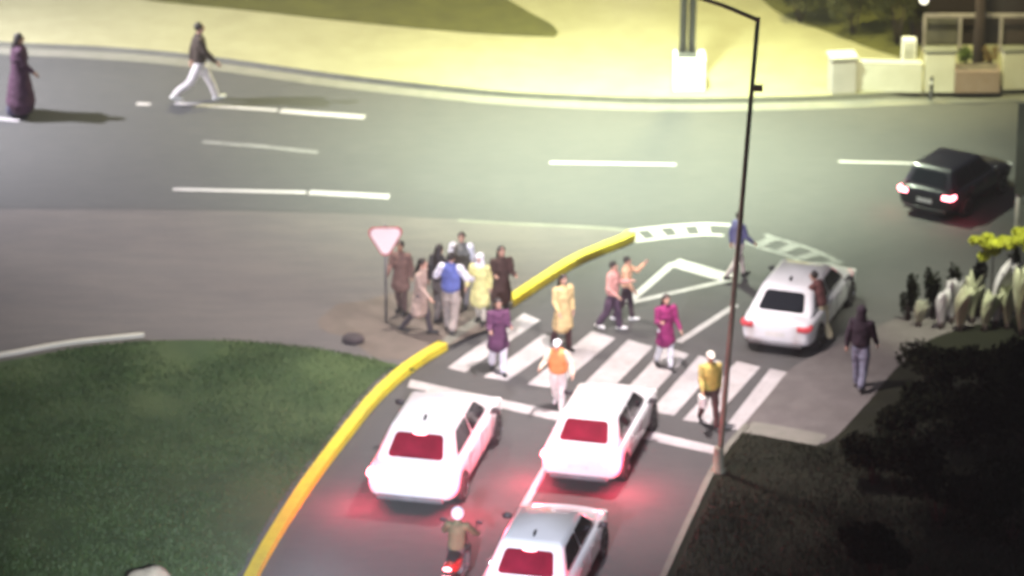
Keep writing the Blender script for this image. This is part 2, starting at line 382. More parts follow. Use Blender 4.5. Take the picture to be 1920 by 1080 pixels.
def make_car(label, paint, px, alpha, scale=1.0, hatch=False, rear_glass=GLASS, brake=True, group=None, high_lamp=True, red_power=18):
    """heading alpha clockwise from straight away; px is the rear bottom centre on the ground"""
    L = 3.7 if hatch else 4.4
    p = gp(*px); a = R(alpha)
    root = empty('parked_car' if not hatch else 'moving_car', (p.x+math.sin(a)*L/2*scale, p.y+math.cos(a)*L/2*scale, 0), -a, label, 'car', group)
    root.name = 'car'; root.scale = (scale,)*3
    h = L/2
    st = [(-h, .70, .36, .80), (-h+.05, .80, .28, .88), (-h+.25, .865, .22, .91), (-h+.65, .885, .2, .92), (-.9, .89, .2, .92), (0, .89, .2, .92), (.9, .89, .2, .91),
          (h-.9, .88, .2, .87), (h-.4, .85, .22, .79), (h-.12, .78, .26, .70), (h, .66, .34, .60)]
    mb = MB(); ring = None; N = 14
    vs = []; fs = []
    for y, w, zb, zt in st:
        half = [(0, zb), (w*.85, zb), (w*.97, zb+.08), (w, zb+.3), (w*.985, zt-.16), (w*.93, zt-.03), (w*.5, zt+.015), (0, zt+.025)]
        full = half+[(-x, z) for x, z in half[-2:0:-1]]
        vs += [Vector((x, y, z)) for x, z in full]
    for i in range(len(st)-1):
        for k in range(N): k2 = (k+1) % N; fs.append((i*N+k, i*N+k2, (i+1)*N+k2, (i+1)*N+k))
    vs += [Vector((0, st[0][0]-.02, .58)), Vector((0, st[-1][0]+.03, .47))]
    e = (len(st)-1)*N
    for k in range(N):
        k2 = (k+1) % N; fs.append((len(vs)-2, k2, k)); fs.append((len(vs)-1, e+k, e+k2))
    mb.add(vs, fs)
    body = mesh_obj('body', mb.v, mb.f, paint, root)
    bm = bmesh.new(); bm.from_mesh(body.data); bmesh.ops.recalc_face_normals(bm, faces=bm.faces); bm.to_mesh(body.data); bm.free()
    ss = body.modifiers.new('s', 'SUBSURF'); ss.levels = ss.render_levels = 2
    wy = (-h+.82, h-.82)
    cut = MB()
    for y in wy:
        for s in (-1, 1): cut.lathe([(.365, -.17), (.365, .17)], 'x', (s*.83, y, .31), 28)
    co = mesh_obj('cutter', cut.v, cut.f, TRIM, root)
    bm = bmesh.new(); bm.from_mesh(co.data); bmesh.ops.recalc_face_normals(bm, faces=bm.faces); bm.to_mesh(co.data); bm.free()
    bo = body.modifiers.new('b', 'BOOLEAN'); bo.operation = 'DIFFERENCE'; bo.object = co; bo.solver = 'EXACT'
    bpy.context.view_layer.update(); bake(body, True)
    bpy.data.objects.remove(co)
    # cabin
    zl, zu = .86, 1.40
    if hatch: yl, yu = (-h+.12, h-1.15), (-h+.42, h-1.75)
    else: yl, yu = (-h+.34, h-1.05), (-h+1.0, h-1.85)
    wl, wu = .79, .60
    Lc = [Vector(v) for v in ((-wl, yl[0], zl), (wl, yl[0], zl), (wl, yl[1], zl), (-wl, yl[1], zl))]
    Uc = [Vector(v) for v in ((-wu, yu[0], zu), (wu, yu[0], zu), (wu, yu[1], zu), (-wu, yu[1], zu))]
    cb = MB(); cb.add(Lc+Uc+[Vector((0, (yu[0]+yu[1])/2, zu+.06))], [(0, 3, 2, 1), (0, 1, 5, 4), (1, 2, 6, 5), (2, 3, 7, 6), (3, 0, 4, 7), (4, 5, 8), (5, 6, 8), (6, 7, 8), (7, 4, 8)])
    cabin = cb.build('cabin', paint, root, True, bevel=.1, seg=5)
    def pane(name, i, j, u0, u1, v0, v1, m, w=.006, parent=cabin):
        A, B, C, D = Lc[i], Lc[j], Uc[j], Uc[i]
        nrm = (B-A).cross(D-A).normalized()
        if nrm.dot((A+B)/2-Vector((0, 0, (zl+zu)/2))) < 0: nrm = -nrm
        f = lambda u, v: (A.lerp(B, u)).lerp(D.lerp(C, u), v)
        q = []
        wu_, hv_ = (B-A).length, (D-A).length; ru = min(.09/wu_, (u1-u0)*.3); rv = min(.09/hv_, (v1-v0)*.4)
        for cu, cv, a0 in ((u0+ru, v0+rv, 180), (u1-ru, v0+rv, 270), (u1-ru, v1-rv, 0), (u0+ru, v1-rv, 90)):
            for da in (0, 30, 60, 90): q.append(f(cu+ru*math.cos(R(a0+da)), cv+rv*math.sin(R(a0+da))))
        nq = len(q); mb = MB(); mb.add([x-nrm*.03 for x in q]+[x+nrm*w for x in q], [tuple(range(nq-1, -1, -1)), tuple(range(nq, 2*nq))]+[(t, (t+1) % nq, (t+1) % nq+nq, t+nq) for t in range(nq)])
        o = mb.build(name, m, parent, False)
        return o, f, nrm
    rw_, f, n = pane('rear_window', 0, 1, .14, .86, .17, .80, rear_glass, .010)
    if brake and high_lamp:
        c = f(.5, .79)+n*.014; k = MB(); k.ell(c, (.14, .03, .05)); k.build('high_brake_light', TAIL, rw_, True)
    pane('windshield', 2, 3, .12, .88, .14, .86, GLASS, .010)
    for i, j, side in ((1, 2, 1), (3, 0, -1)):
        r = [(.1, .5), (.53, .93)] if side > 0 else [(.07, .47), (.5, .9)]
        for u0, u1 in r: pane('side_window', i, j, u0, u1, .19, .84, GLASS, .010)
    # wheels
    for y in wy:
        for s in (-1, 1):
            w = empty('wheel', (s*.79, y, .31)); w.parent = root
            t = MB(); t.lathe([(.2, -.1), (.28, -.105), (.305, -.085), (.31, 0), (.305, .085), (.28, .105), (.2, .1)], 'x', n=32); t.build('tyre', RUBBER, w, True)
            r = MB(); r.lathe([(.2, s*.06), (.205, s*.1), (.185, s*.102), (.18, s*.07)], 'x', n=28)
            r.lathe([(.05, s*.05), (.045, s*.1)], 'x', n=12)
            for k in range(5):
                a_ = 2*math.pi*k/5; r.box((s*.08, math.cos(a_)*.11, math.sin(a_)*.11), (.03, .05, .19), Matrix.Rotation(a_-math.pi/2, 3, 'X'))
            r.build('rim', ALLOY, w, False)
    for s in (-1, 1):
        k = MB(); k.box((s*.655, -h+.03, .735), (.27, .12, .13)); k.box((s*.80, -h+.13, .745), (.09, .22, .12))
        k.build('tail_light', TAIL if brake else TAILOFF, root, True, bevel=.03)
        k = MB(); k.box((s*.62, h-.09, .58), (.3, .16, .12)); k.build('headlight', HEAD, root, True, bevel=.04)
        k = MB(); k.ell((s*.95, h-1.35, .93), (.1, .06, .065)); k.tube([(s*.84, h-1.36, .87), (s*.93, h-1.35, .9)], .02, 8); k.build('mirror', paint if paint is not WHITE else TRIM, root, True)
        for y in (.55, -.5):
            k = MB(); k.box((s*.888, y-.25, .76), (.03, .17, .028)); k.build('door_handle', ALLOY if paint is WHITE else TRIM, root, True, bevel=.01)
        for y in (.92, -.02, -.98):
            k = MB(); k.box((s*.884, y if not hatch else y*.8, .6), (.014, .012, .5)); k.build('door_seam', GREYT, root)
    k = MB(); k.box((0, -h+.0, .56), (.46, .03, .12)); k.build('license_plate', PLATE, root, bevel=.006)
    k = MB(); k.box((0, -h+.06, .31), (1.30, .16, .12)); k.build('bumper', TRIM if hatch else GREYT, root, True, bevel=.04)
    k = MB(); k.box((0, h-.03, .45), (.8, .06, .16)); k.build('grille', TRIM, root, True, bevel=.03)
    k = MB(); k.box((0, -h+.012, .69), (.96, .03, .012)); k.build('trunk_seam', GREYT, root)
    if high_lamp:
        k = MB(); k.ell((0, yu[0]+.28, zu+.05), (.025, .11, .06)); k.build('roof_antenna', TRIM, root, True)
    if brake:
        for s in (-1, 1):
            l = bpy.data.lights.new('brake_light_glow', 'POINT'); l.color = (1, .06, .12); l.energy = red_power; l.shadow_soft_size = .2
            o = bpy.data.objects.new('brake_light_glow', l); COL.objects.link(o); o.parent = root; o.location = (s*1.0, -h+.10, .72)
    return root

G1 = 'white cars queuing at the crossing'
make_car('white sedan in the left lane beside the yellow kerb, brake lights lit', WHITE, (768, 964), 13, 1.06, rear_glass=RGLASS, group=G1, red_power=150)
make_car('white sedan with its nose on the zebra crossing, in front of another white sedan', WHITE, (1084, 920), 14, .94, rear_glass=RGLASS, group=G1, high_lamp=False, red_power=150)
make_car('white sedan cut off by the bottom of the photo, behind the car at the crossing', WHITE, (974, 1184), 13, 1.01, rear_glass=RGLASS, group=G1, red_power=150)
make_car('white sedan already over the zebra crossing, dark rear window, people around it', WHITE, (1452, 668), 19, .93, brake=False, group=G1)
dark = make_car('small black hatchback driving off along the main road with one red tail light lit', BLACKP, (1732, 412), 33, .86, hatch=True, brake=True, high_lamp=False, red_power=10)

# ------------------------------------------------------------------ PEOPLE
def cloth(name, c, v=.2): return mat(name, c, .85, var=v, scale=9, bump=.25, bscale=120)
SK = {'light': mat('skin_light', (.5, .3, .22), .55, var=.08), 'tan': mat('skin_tan', (.34, .19, .12), .55, var=.08)}
EYE = mat('eye_dark', (.02, .015, .012), .3); LIP = mat('lips', (.35, .1, .09), .5)
HAIR = mat('dark_hair', (.016, .011, .009), .5, var=.4, scale=30)
SHOE_D = mat('dark_shoe_leather', (.02, .02, .02), .5); SHOE_W = mat('white_shoe', (.75, .75, .72), .6, var=.06)

def person(px, height, face, top, bottom, label, top_kind='jacket', head='short', shoes=SHOE_D, stride=14, headc=None, skin='light',
           arms=None, lean=0, vest=None, bag=None, group=None, seat=False, z0=0.0, knees=(6, 14), bulk=1.0, sleeves=None):
    """face: heading clockwise from straight away from the camera"""
    g = gp(px[0], px[1], z0); k = height/1.75
    root = empty('person', (g.x, g.y, z0), -R(face), label, 'person', group); root.scale = (k, k, k)
    V = Vector
    hz = .92
    legs = {}
    for s, a in ((-1, stride), (1, -stride)):
        kn = knees[0] if a > 0 else knees[1]+abs(stride)*.5
        A = R(a); K = R(a-kn)
        if seat: A = R(75); K = R(-15)
        hip = V((s*.09, 0, hz)); knee = hip+V((s*.015 if not seat else s*.12, math.sin(A), -math.cos(A)))*.43
        ank = knee+V((0, math.sin(K), -math.cos(K)))*.42
        toe = ank+V((s*.02, .16*math.cos(K*.6), -.045 + .16*math.sin(K*.6)*.6)); heel = ank+V((0, -.045, -.045))
        legs[s] = [hip, knee, ank, toe, heel]
    lo = min(min(l[3].z-.03, l[4].z-.035) for l in legs.values())
    dz = V((0, 0, -lo if not seat else 0))
    for s in legs: legs[s] = [q+dz for q in legs[s]]
    ln = R(lean)
    def up(x, y, z):            # torso point, leaning forward about the hips
        zz = z-hz; return V((x, y*math.cos(ln)+zz*math.sin(ln), hz+zz*math.cos(ln)-y*math.sin(ln)))+dz
    arms = arms or ((-18, 8, 20), (16, 8, 30))
    AR = {}
    for s, (b, c, e) in zip((-1, 1), arms):
        sh = up(s*.185, 0, 1.42); B = R(b); C = R(c)
        d1 = V((s*math.sin(C), math.sin(B)*math.cos(C), -math.cos(B)*math.cos(C))); el = sh+d1*.28
        B2 = R(b+e); C2 = R(c*.4)
        d2 = V((s*math.sin(C2), math.sin(B2)*math.cos(C2), -math.cos(B2)*math.cos(C2))); wr = el+d2*.25
        AR[s] = (sh, el, wr, d2)
    # body
    m = MB()
    m.tube([up(0, 0, .95), up(0, 0, 1.08), up(0, 0, 1.25), up(0, 0, 1.38)], [.1, .092, .1, .09], 16, True, 1.45, 1)
    m.tube([up(-.15, 0, 1.42), up(.15, 0, 1.42)], .055, 12)
    m.tube([up(0, -.01, 1.40), up(0, .01, 1.54)], [.062, .052], 12)
    hc = up(0, .02, 1.64)
    m.ell(hc+V((0, -.008, .012)), (.076, .095, .1)); m.ell(hc+V((0, .028, -.05)), (.056, .06, .062))
    m.tube([hc+V((0, .09, .01)), hc+V((0, .112, -.022))], [.009, .014], 8)
    for s in (-1, 1): m.ell(hc+V((s*.078, -.005, -.005)), (.01, .02, .03))
    for s in (-1, 1):
        hip, knee, ank, toe, heel = legs[s]
        m.tube([hip, hip.lerp(knee, .5), knee], [.085, .072, .055], 12); m.tube([knee, knee.lerp(ank, .3), ank], [.054, .056, .036], 12)
        m.tube([heel, toe], [.034, .03], 10)
        sh, el, wr, d = AR[s]
        m.tube([sh, el], [.05, .038], 12); m.tube([el, el.lerp(wr, .3), wr], [.038, .038, .026], 12)
        # palm, four fingers of unequal length and a thumb off its side
        side = V((0, 1, 0)); side = (side-d*side.dot(d)); side = side.normalized() if side.length > .2 else V((0, 0, 1))
        inn = V((-s, 0, 0)); inn = (inn-d*inn.dot(d)).normalized()
        pc = wr+d*.05
        m.tube([wr+side*.0, wr+d*.085], [.026, .03], 10, True, 1, 1)
        for q, (o_, ln_) in enumerate(zip((-.026, -.009, .009, .026), (.055, .07, .075, .066))):
            b0 = wr+d*.095+side*o_; b1 = b0+(d+inn*.25)*ln_*.55; b2 = b1+(d*.8+inn*.8)*ln_*.45
            m.tube([b0, b1, b2], [.0095, .009, .0078], 8)
        t0 = wr+d*.03+side*.024; t1 = t0+(d*.6+side*.75+inn*.2)*.035; m.tube([t0, t1, t1+(d*.9+inn*.4)*.03], [.012, .0105, .009], 8)
    body = m.build('body', [SK[skin], EYE, LIP], root, remesh=.0115)
    me = body.data
    eyes = [hc+V((s*.03, .085, .008)) for s in (-1, 1)]; mouth = hc+V((0, .088, -.06))
    for f in me.polygons:
        c = f.center
        if abs(c.z-hc.z) < .12:
            if any((c-e).length < .013 for e in eyes): f.material_index = 1
            elif abs(c.x-mouth.x) < .022 and abs(c.z-mouth.z) < .007 and c.y > hc.y+.05: f.material_index = 2
    # trousers
    b_ = bulk
    m = MB(); m.tube([up(0, 0, .88), up(0, 0, 1.02)], [.108, .098], 16, True, 1.4, 1.05)
    for s in (-1, 1):
        hip, knee, ank, toe, heel = legs[s]
        m.tube([hip, hip.lerp(knee, .5), knee], [.1, .092*b_, .075*b_], 12); m.tube([knee, ank+(knee-ank)*.08], [.074*b_, .062*b_], 12)
    m.build('trousers', bottom, root, remesh=.019, wob=.014, wf=7)
    for s in (-1, 1):
        hip, knee, ank, toe, heel = legs[s]
        m = MB(); m.tube([heel+V((0, 0, .004)), toe+V((0, 0, .004))], [.046, .042], 12); m.tube([ank, heel.lerp(toe, .2)], [.045, .045], 10)
        m.build('shoe', shoes, root, remesh=.015)
    # top
    m = MB()
    T = [up(0, 0, .98), up(0, 0, 1.1), up(0, .004, 1.26), up(0, 0, 1.38)]; Rr = [.118, .112, .122, .11]
    if top_kind == 'coat': T = [up(0, 0, .55)-V((0, 0, 0)), up(0, 0, .78)]+T; Rr = [.165, .145]+Rr
    if top_kind == 'long': T = [up(0, 0, .66), up(0, 0, .82)]+T; Rr = [.15, .135]+Rr
    if top_kind == 'dress': T = [up(0, 0, .3), up(0, 0, .78)]+T; Rr = [.2, .145]+Rr
    m.tube(T, [r*(1.06+.45*(b_-1)) for r in Rr], 20, True, 1.42, 1.05)
    m.tube([up(-.155, 0, 1.415), up(.155, 0, 1.415)], .068, 12); m.tube([up(0, -.01, 1.44), up(0, 0, 1.49)], [.08, .07], 12)
    ms_ = MB() if sleeves else m
    for s in (-1, 1):
        sh, el, wr, d = AR[s]; q_ = 1.25 if sleeves else 1
        ms_.tube([sh, el], [.078*q_, .064*q_], 12); ms_.tube([el, el+(wr-el)*.93], [.064*q_, .05*q_], 12)
    if sleeves: ms_.build('sleeves', sleeves, root, remesh=.019, wob=.014, wf=8)
    names = {'jacket': 'jacket', 'coat': 'coat', 'long': 'coat', 'dress': 'dress', 'shirt': 'shirt'}
    m.build(names[top_kind], top, root, remesh=.019, wob=.014, wf=8)
    if vest:
        m = MB(); m.tube([up(0, 0, .99), up(0, 0, 1.12), up(0, .004, 1.26), up(0, 0, 1.39)], [r*(1.1+.5*(b_-1)) for r in (.13, .124, .134, .12)], 20, True, 1.42, 1.05)
        m.tube([up(-.13, 0, 1.42), up(.13, 0, 1.42)], .076, 12)
        m.build('vest', vest, root, remesh=.019, wob=.006)
    # hair and headwear
    def hairmesh(long):
        m = MB(); m.ell(hc+V((0, -.022, .03)), (.09, .098, .098)); 
        if long:
            m.tube([hc+V((0, -.055, .0)), up(0, -.085, 1.5), up(0, -.12, 1.34)], [.085, .085, .06], 12, True, 1.1, .7)
        m.build('hair', HAIR, root, remesh=.015, wob=.008, wf=14)
    if head in ('short', 'long'): hairmesh(head == 'long')
    elif head == 'cap':
        hairmesh(False)
        m = MB(); m.ell(hc+V((0, -.005, .055)), (.098, .112, .085)); m.ell(hc+V((0, .1, .045)), (.07, .075, .012)); m.build('cap', headc, root, remesh=.01)
    elif head == 'scarf':
        m = MB(); m.ell(hc+V((0, -.025, .02)), (.105, .105, .118)); m.tube([hc+V((0, -.03, -.05)), up(0, 0, 1.44)], [.085, .11], 14, True, 1.2, 1); m.build('headscarf', headc, root, remesh=.015, wob=.01)
    elif head == 'hood':
        m = MB(); m.ell(hc+V((0, -.03, .02)), (.11, .11, .125)); m.tube([hc+V((0, -.05, -.05)), up(0, -.02, 1.44)], [.09, .1], 14, True, 1.2, 1); m.build('hood', headc or top, root, remesh=.015, wob=.01)
    elif head == 'helmet':
        m = MB(); m.ell(hc+V((0, -.005, .02)), (.13, .15, .14), 24, 16); m.build('helmet', headc, root, True)
    if bag == 'backpack':
        m = MB(); m.ell(up(0, -.17, 1.2), (.15, .09, .22)); m.build('backpack', bagm, root, remesh=.019)
    elif bag:
        wr = AR[1][2]; c = wr+V((.02, .03, -.2)); m = MB(); m.box(c, (.1, .26, .24)); 
        m.tube([c+V((0, -.08, .1)), wr+V((0, 0, -.07)), c+V((0, .08, .1))], .008, 8, False)
        m.build('shopping_bag', bag, root, True, bevel=.02)
    return root

C = lambda n, c: cloth(n, c)
GP = 'pedestrians on and around the zebra crossing'
bagm = C('grey_backpack_cloth', (.12, .12, .13))
person((40, 216), 2.1, 80, C('plum_cloth', (.045, .014, .034)), C('dark_indigo_cloth', (.04, .035, .07)), 'person in a dark plum dress on the main road, at the left edge', 'dress', 'long', stride=6, skin='tan', group=GP, bulk=1.9)
person((376, 192), 2.15, 78, C('brown_black_jacket', (.05, .035, .025)), C('offwhite_cotton', (.6, .56, .55)), 'person striding on the main road in dark brown jacket and white trousers', 'jacket', 'short', SHOE_W, stride=27, group=GP, bulk=1.2, arms=((-22, 8, 15), (24, 8, 20)))
person((824, 598), 1.74, 40, C('charcoal_cloth', (.05, .045, .045)), C('grey_brown_cloth', (.13, .11, .1)), 'person in a charcoal top squeezed between the beige coat and the blue top', 'jacket', 'long', stride=6, group=GP, z0=.12, bulk=1.2)
person((752, 588), 1.7, 200, C('rust_brown_cloth', (.17, .10, .08)), C('brown_cloth', (.1, .065, .055)), 'person in a rust brown coat standing right beside the white triangular sign', 'long', 'short', stride=4, group=GP, z0=.12, skin='tan')
person((788, 626), 1.78, 110, C('beige_coat', (.38, .28, .23)), C('dark_trousers', (.05, .04, .045)), 'person with long dark hair in a beige coat walking on the island', 'coat', 'long', stride=16, group=GP, z0=.12, lean=4)
person((846, 620), 1.82, 15, C('blue_shirt', (.1, .13, .36)), C('khaki_cloth', (.3, .26, .23)), 'person seen from behind in a blue top with white sleeves, arms held out', 'shirt', 'short', stride=8, group=GP, z0=.12, arms=((14, 32, 50), (14, 32, 50)), sleeves=C('white_sleeve_cloth', (.7, .7, .76)), bulk=1.45)
person((866, 575), 1.75, 190, C('grey_hooded_cloth', (.15, .15, .14)), C('grey_cloth', (.17, .16, .16)), 'person in a grey top with white sleeves standing just behind the person in blue', 'jacket', 'short', stride=4, group=GP, z0=.12, bulk=1.3, sleeves=C('white_sleeve_cloth', (.7, .7, .76)))
person((900, 606), 1.62, 200, C('pale_yellow_coat', (.62, .58, .25)), C('cream_cloth', (.5, .46, .38)), 'person in a pale yellow coat and white headscarf beside the dark dressed people', 'coat', 'scarf', headc=C('white_scarf_cloth', (.7, .7, .76)), stride=4, group=GP, z0=.12)
person((940, 604), 1.78, 165, C('dark_brown_coat', (.045, .022, .018)), C('black_cloth', (.02, .018, .02)), 'person in a long dark brown coat at the start of the crossing', 'coat', 'long', stride=5, group=GP, arms=((20, 6, 75), (20, 6, 80)))
person((934, 700), 1.72, 170, C('dark_purple_coat', (.09, .03, .075)), C('white_linen', (.68, .66, .7)), 'person in dark purple coat and wide white trousers on the first crossing bars', 'long', 'long', SHOE_D, stride=10, group=GP, arms=((15, 6, 85), (15, 6, 70)), bulk=1.25)
person((1055, 655), 1.74, 150, C('tan_yellow_coat', (.56, .42, .2)), C('maroon_dark_cloth', (.06, .025, .03)), 'person in a knee long tan yellow coat with long dark hair on the zebra crossing', 'coat', 'long', SHOE_D, stride=10, group=GP, arms=((-5, 10, 12), (12, 10, 40)))
person((1148, 618), 1.6, 110, C('pink_top', (.6, .3, .26)), C('dark_violet_cloth', (.06, .035, .06)), 'person in a pink top and dark violet trousers near the white lane triangle', 'shirt', 'short', SHOE_W, stride=13, group=GP, bulk=1.35, arms=((20, 10, 80), (-5, 12, 60)))
person((1174, 602), 1.52, 100, C('peach_top', (.72, .42, .26)), C('plum_black_cloth', (.05, .03, .04)), 'person in a peach top half hidden behind the one in pink', 'shirt', 'short', SHOE_W, stride=12, group=GP, arms=((60, 14, 80), (10, 8, 30)))
person((1247, 692), 1.72, 160, C('magenta_maroon_coat', (.22, .015, .10)), C('white_trouser_cloth', (.66, .64, .66)), 'person in a magenta maroon coat and white trousers on the zebra crossing', 'long', 'long', SHOE_D, stride=9, group=GP, arms=((10, 10, 40), (15, 8, 95)))
person((1047, 766), 1.66, 190, C('cream_shirt_cloth', (.6, .52, .4)), C('white_cotton_cloth', (.68, .68, .62)), 'person with a white cap and orange vest before the car at the crossing', 'shirt', 'cap', SHOE_W, headc=C('white_cap_cloth', (.78, .8, .84)), stride=12, group=GP, vest=mat('orange_vest_cloth', (.75, .3, .1), .7, var=.15, scale=8), arms=((14, 30, 40), (24, 22, 60)), bulk=1.3, lean=16)
person((1330, 802), 1.72, 165, C('mustard_shirt', (.45, .36, .1)), C('dark_brown_trousers', (.09, .045, .04)), 'person with a cream cap and mustard vest on the crossing beside the lamp pole', 'shirt', 'cap', SHOE_D, headc=C('cream_cap_cloth', (.75, .72, .6)), stride=16, group=GP, vest=mat('mustard_vest_cloth', (.5, .4, .09), .7, var=.2, scale=8), bag=mat('white_bag_plastic', (.75, .75, .68), .5), skin='tan')
person((1384, 522), 1.62, 60, C('slate_blue_shirt', (.13, .13, .27)), C('offwhite_trouser_cloth', (.5, .44, .4)), 'person in a slate blue shirt and pale trousers near the broken give way line', 'shirt', 'short', SHOE_D, stride=18, group=GP)
person((1538, 640), 1.62, 300, C('red_brown_jacket', (.13, .05, .045)), C('pale_straw_cloth', (.55, .48, .3)), 'person in a red brown jacket and straw trousers leaning at a white car', 'jacket', 'short', SHOE_D, stride=6, group=GP, lean=16, bulk=1.3, arms=((40, 20, 30), (30, 20, 40)))
person((1612, 728), 1.86, 20, C('black_plum_hoodie', (.022, .012, .022)), C('denim_cloth', (.16, .17, .23)), 'person in a black hooded top and blue grey jeans alone on the right pavement', 'jacket', 'hood', SHOE_D, stride=9, group=GP, z0=.128, bulk=1.2, arms=((-10, 14, 10), (10, 14, 20)))

# ------------------------------------------------------------------ MOTORCYCLE and rider (bottom of the photo)
def motorcycle(px, alpha):
    p = gp(*px); root = empty('motorcycle', (p.x, p.y, 0), -R(alpha), 'small red motorcycle with a lit tail lamp under its rider, between the two queues', 'motorcycle')
    for y in (-.6, .65):
        w = empty('wheel', (0, y, .3)); w.parent = root
        t = MB(); t.lathe([(.22, -.05), (.28, -.055), (.3, 0), (.28, .055), (.22, .05)], 'x', n=28); t.build('tyre', RUBBER, w, True)
        r = MB(); r.lathe([(.22, -.04), (.23, 0), (.22, .04), (.2, 0)], 'x', n=24)
        for k in range(6): a = math.pi*k/3; r.box((0, math.cos(a)*.11, math.sin(a)*.11), (.02, .02, .2), Matrix.Rotation(a-math.pi/2, 3, 'X'))
        r.build('rim', ALLOY, w)
    red = mat('red_fairing', (.4, .03, .025), .35, var=.1, coat=.5)
    m = MB(); m.ell((0, .2, .72), (.15, .28, .15)); m.build('fuel_tank', red, root, True)
    m = MB(); m.ell((0, -.28, .78), (.14, .4, .07)); m.build('seat', TRIM, root, True)
    m = MB(); m.ell((0, -.72, .72), (.12, .2, .09)); m.ell((0, -.2, .55), (.13, .42, .13)); m.build('body_panel', red, root, remesh=.02)
    m = MB(); m.box((0, .1, .42), (.26, .4, .3)); m.build('engine', GREYT, root, True, bevel=.05)
    m = MB(); m.tube([(.07, .65, .3), (.07, .45, .9)], .025, 8); m.tube([(-.07, .65, .3), (-.07, .45, .9)], .025, 8); m.build('fork', ALLOY, root, True)
    m = MB(); m.tube([(-.36, .28, 1.02), (-.2, .38, 1.0), (.2, .38, 1.0), (.36, .28, 1.02)], .016, 8); m.build('handlebar', TRIM, root, True)
    for s in (-1, 1): m = MB(); m.tube([(s*.25, .36, 1.0), (s*.34, .34, 1.18)], .008, 6); m.ell((s*.36, .33, 1.21), (.07, .015, .045)); m.build('mirror', TRIM, root, True)
    m = MB(); m.tube([(.16, .1, .32), (.17, -.75, .42)], [.035, .05], 12); m.build('exhaust', ALLOY, root, True)
    m = MB(); m.ell((0, -.9, .74), (.09, .03, .045)); m.build('tail_light', TAIL, root, True)
    m = MB(); m.box((0, -.93, .54), (.18, .015, .13)); m.build('license_plate', PLATE, root, bevel=.004)
    l = bpy.data.lights.new('brake_light_glow', 'POINT'); l.color = (1, .08, .1); l.energy = 14; l.shadow_soft_size = .05
    o = bpy.data.objects.new('brake_light_glow', l); COL.objects.link(o); o.parent = root; o.location = (0, -1.0, .72)
    return root
mc = motorcycle((858, 1096), 12)
rd = person((856, 1098), 1.72, 12, C('olive_grey_jacket', (.09, .095, .05)), C('rider_dark_cloth', (.05, .045, .045)), 'motorcycle rider in an olive grey jacket and white helmet between the two car queues', 'jacket', 'helmet', headc=mat('white_helmet_shell', (.75, .72, .8), .25, var=.02, coat=.5), seat=True, lean=10, arms=((40, 22, 20), (40, 22, 20)), group=GP)
rd.location.z = -.14+.06; rd.location.y -= .12

# ------------------------------------------------------------------ STREET FURNITURE
POLE = mat('weathered_pole_paint', (.17, .18, .13), .9, var=.2)
b = gp(1347, 884, .12); root = empty('street_lamp', (b.x, b.y, .12), 0, 'tall thin leaning street lamp pole standing on the verge at the road edge', 'street lamp')
H_ = 9.72; lx = .62
m = MB(); m.tube([(0, 0, 0), (lx*.5, 0, H_*.5), (lx, 0, H_)], [.060, .052, .044], 14, False); m.build('pole', POLE, root, True)
m = MB(); m.lathe([(.16, 0), (.16, .05), (.11, .08), (.1, .5), (.085, .55)], 'z', n=16); m.build('base', POLE, root, True)
m = MB(); m.tube([(lx, 0, H_-.05), (lx-.7, .1, H_+.22), (lx-1.9, .3, H_+.55)], [.045, .04, .035], 10); m.build('arm', POLE, root, True)
m = MB(); m.ell((lx-2.25, .35, H_+.6), (.42, .14, .09)); m.build('lamp_head', mat('lamp_housing', (.25, .25, .24), .4, .5), root, True)
m = MB(); m.box((lx*.85+.12, -.02, H_*.85), (.18, .1, .12)); m.build('junction_box', POLE, root, bevel=.01)

b = gp(1292, 163, .15); root = empty('twin_post_lamp', (b.x, b.y, .15), 0, 'grey twin column lamp post on a bright white square plinth on the far pavement', 'lamp post')
PL = mat('white_plinth_paint', (.85, .84, .82), .6, var=.04); GC = mat('grey_column_paint', (.09, .09, .08), .6, var=.15)
m = MB(); m.box((0, 0, .42), (.78, .78, .84)); m.build('plinth', PL, root, bevel=.03)
m = MB(); m.box((-.06, 0, .885), (.5, .5, .09)); m.build('flange', GC, root, bevel=.015)
for s in (-1, 1):
    m = MB(); m.tube([(-.06+s*.11, 0, .93), (.0+s*.11, 0, 5.5), (.02+s*.08, 0, 10)], [.095, .085, .07], 14, False); m.build('column', GC, root, True)
m = MB(); m.box((-.03, 0, 2.5), (.3, .06, .1)); m.box((0, 0, 7), (.3, .06, .1)); m.build('tie_plate', GC, root, bevel=.01)
m = MB(); m.ell((.0, -.6, 10.2), (.2, .5, .12)); m.build('lamp_head', mat('lamp_housing', (.25, .25, .24)), root, True)

b = gp(724, 604, .12); root = empty('give_way_sign', (b.x, b.y, .12), R(4), 'white triangular give way sign with a thin red rim pointing down on a slim post', 'road sign')
m = MB(); m.tube([(0, 0, 0), (0, 0, 2.3)], .03, 10, False); m.build('post', mat('galvanised_steel', (.2, .19, .18), .5, .4), root, True)
def tri_plate(name, r, y, mt):
    c = Vector((0, y, 1.98)); pts = []
    for a in (30, 150, 270):
        for d in (-14, 0, 14): pts.append(c+Vector((math.cos(R(a+d))*r*(1 if d == 0 else .93), 0, math.sin(R(a+d))*r*(1 if d == 0 else .93))))
    n = len(pts); mb = MB(); mb.add(pts+[q+Vector((0, .012, 0)) for q in pts], [tuple(range(n)), tuple(range(2*n-1, n-1, -1))]+[(i, i+n, (i+1) % n+n, (i+1) % n) for i in range(n)])
    o = mb.build(name, mt, root); bm = bmesh.new(); bm.from_mesh(o.data); bmesh.ops.recalc_face_normals(bm, faces=bm.faces); bm.to_mesh(o.data); bm.free()
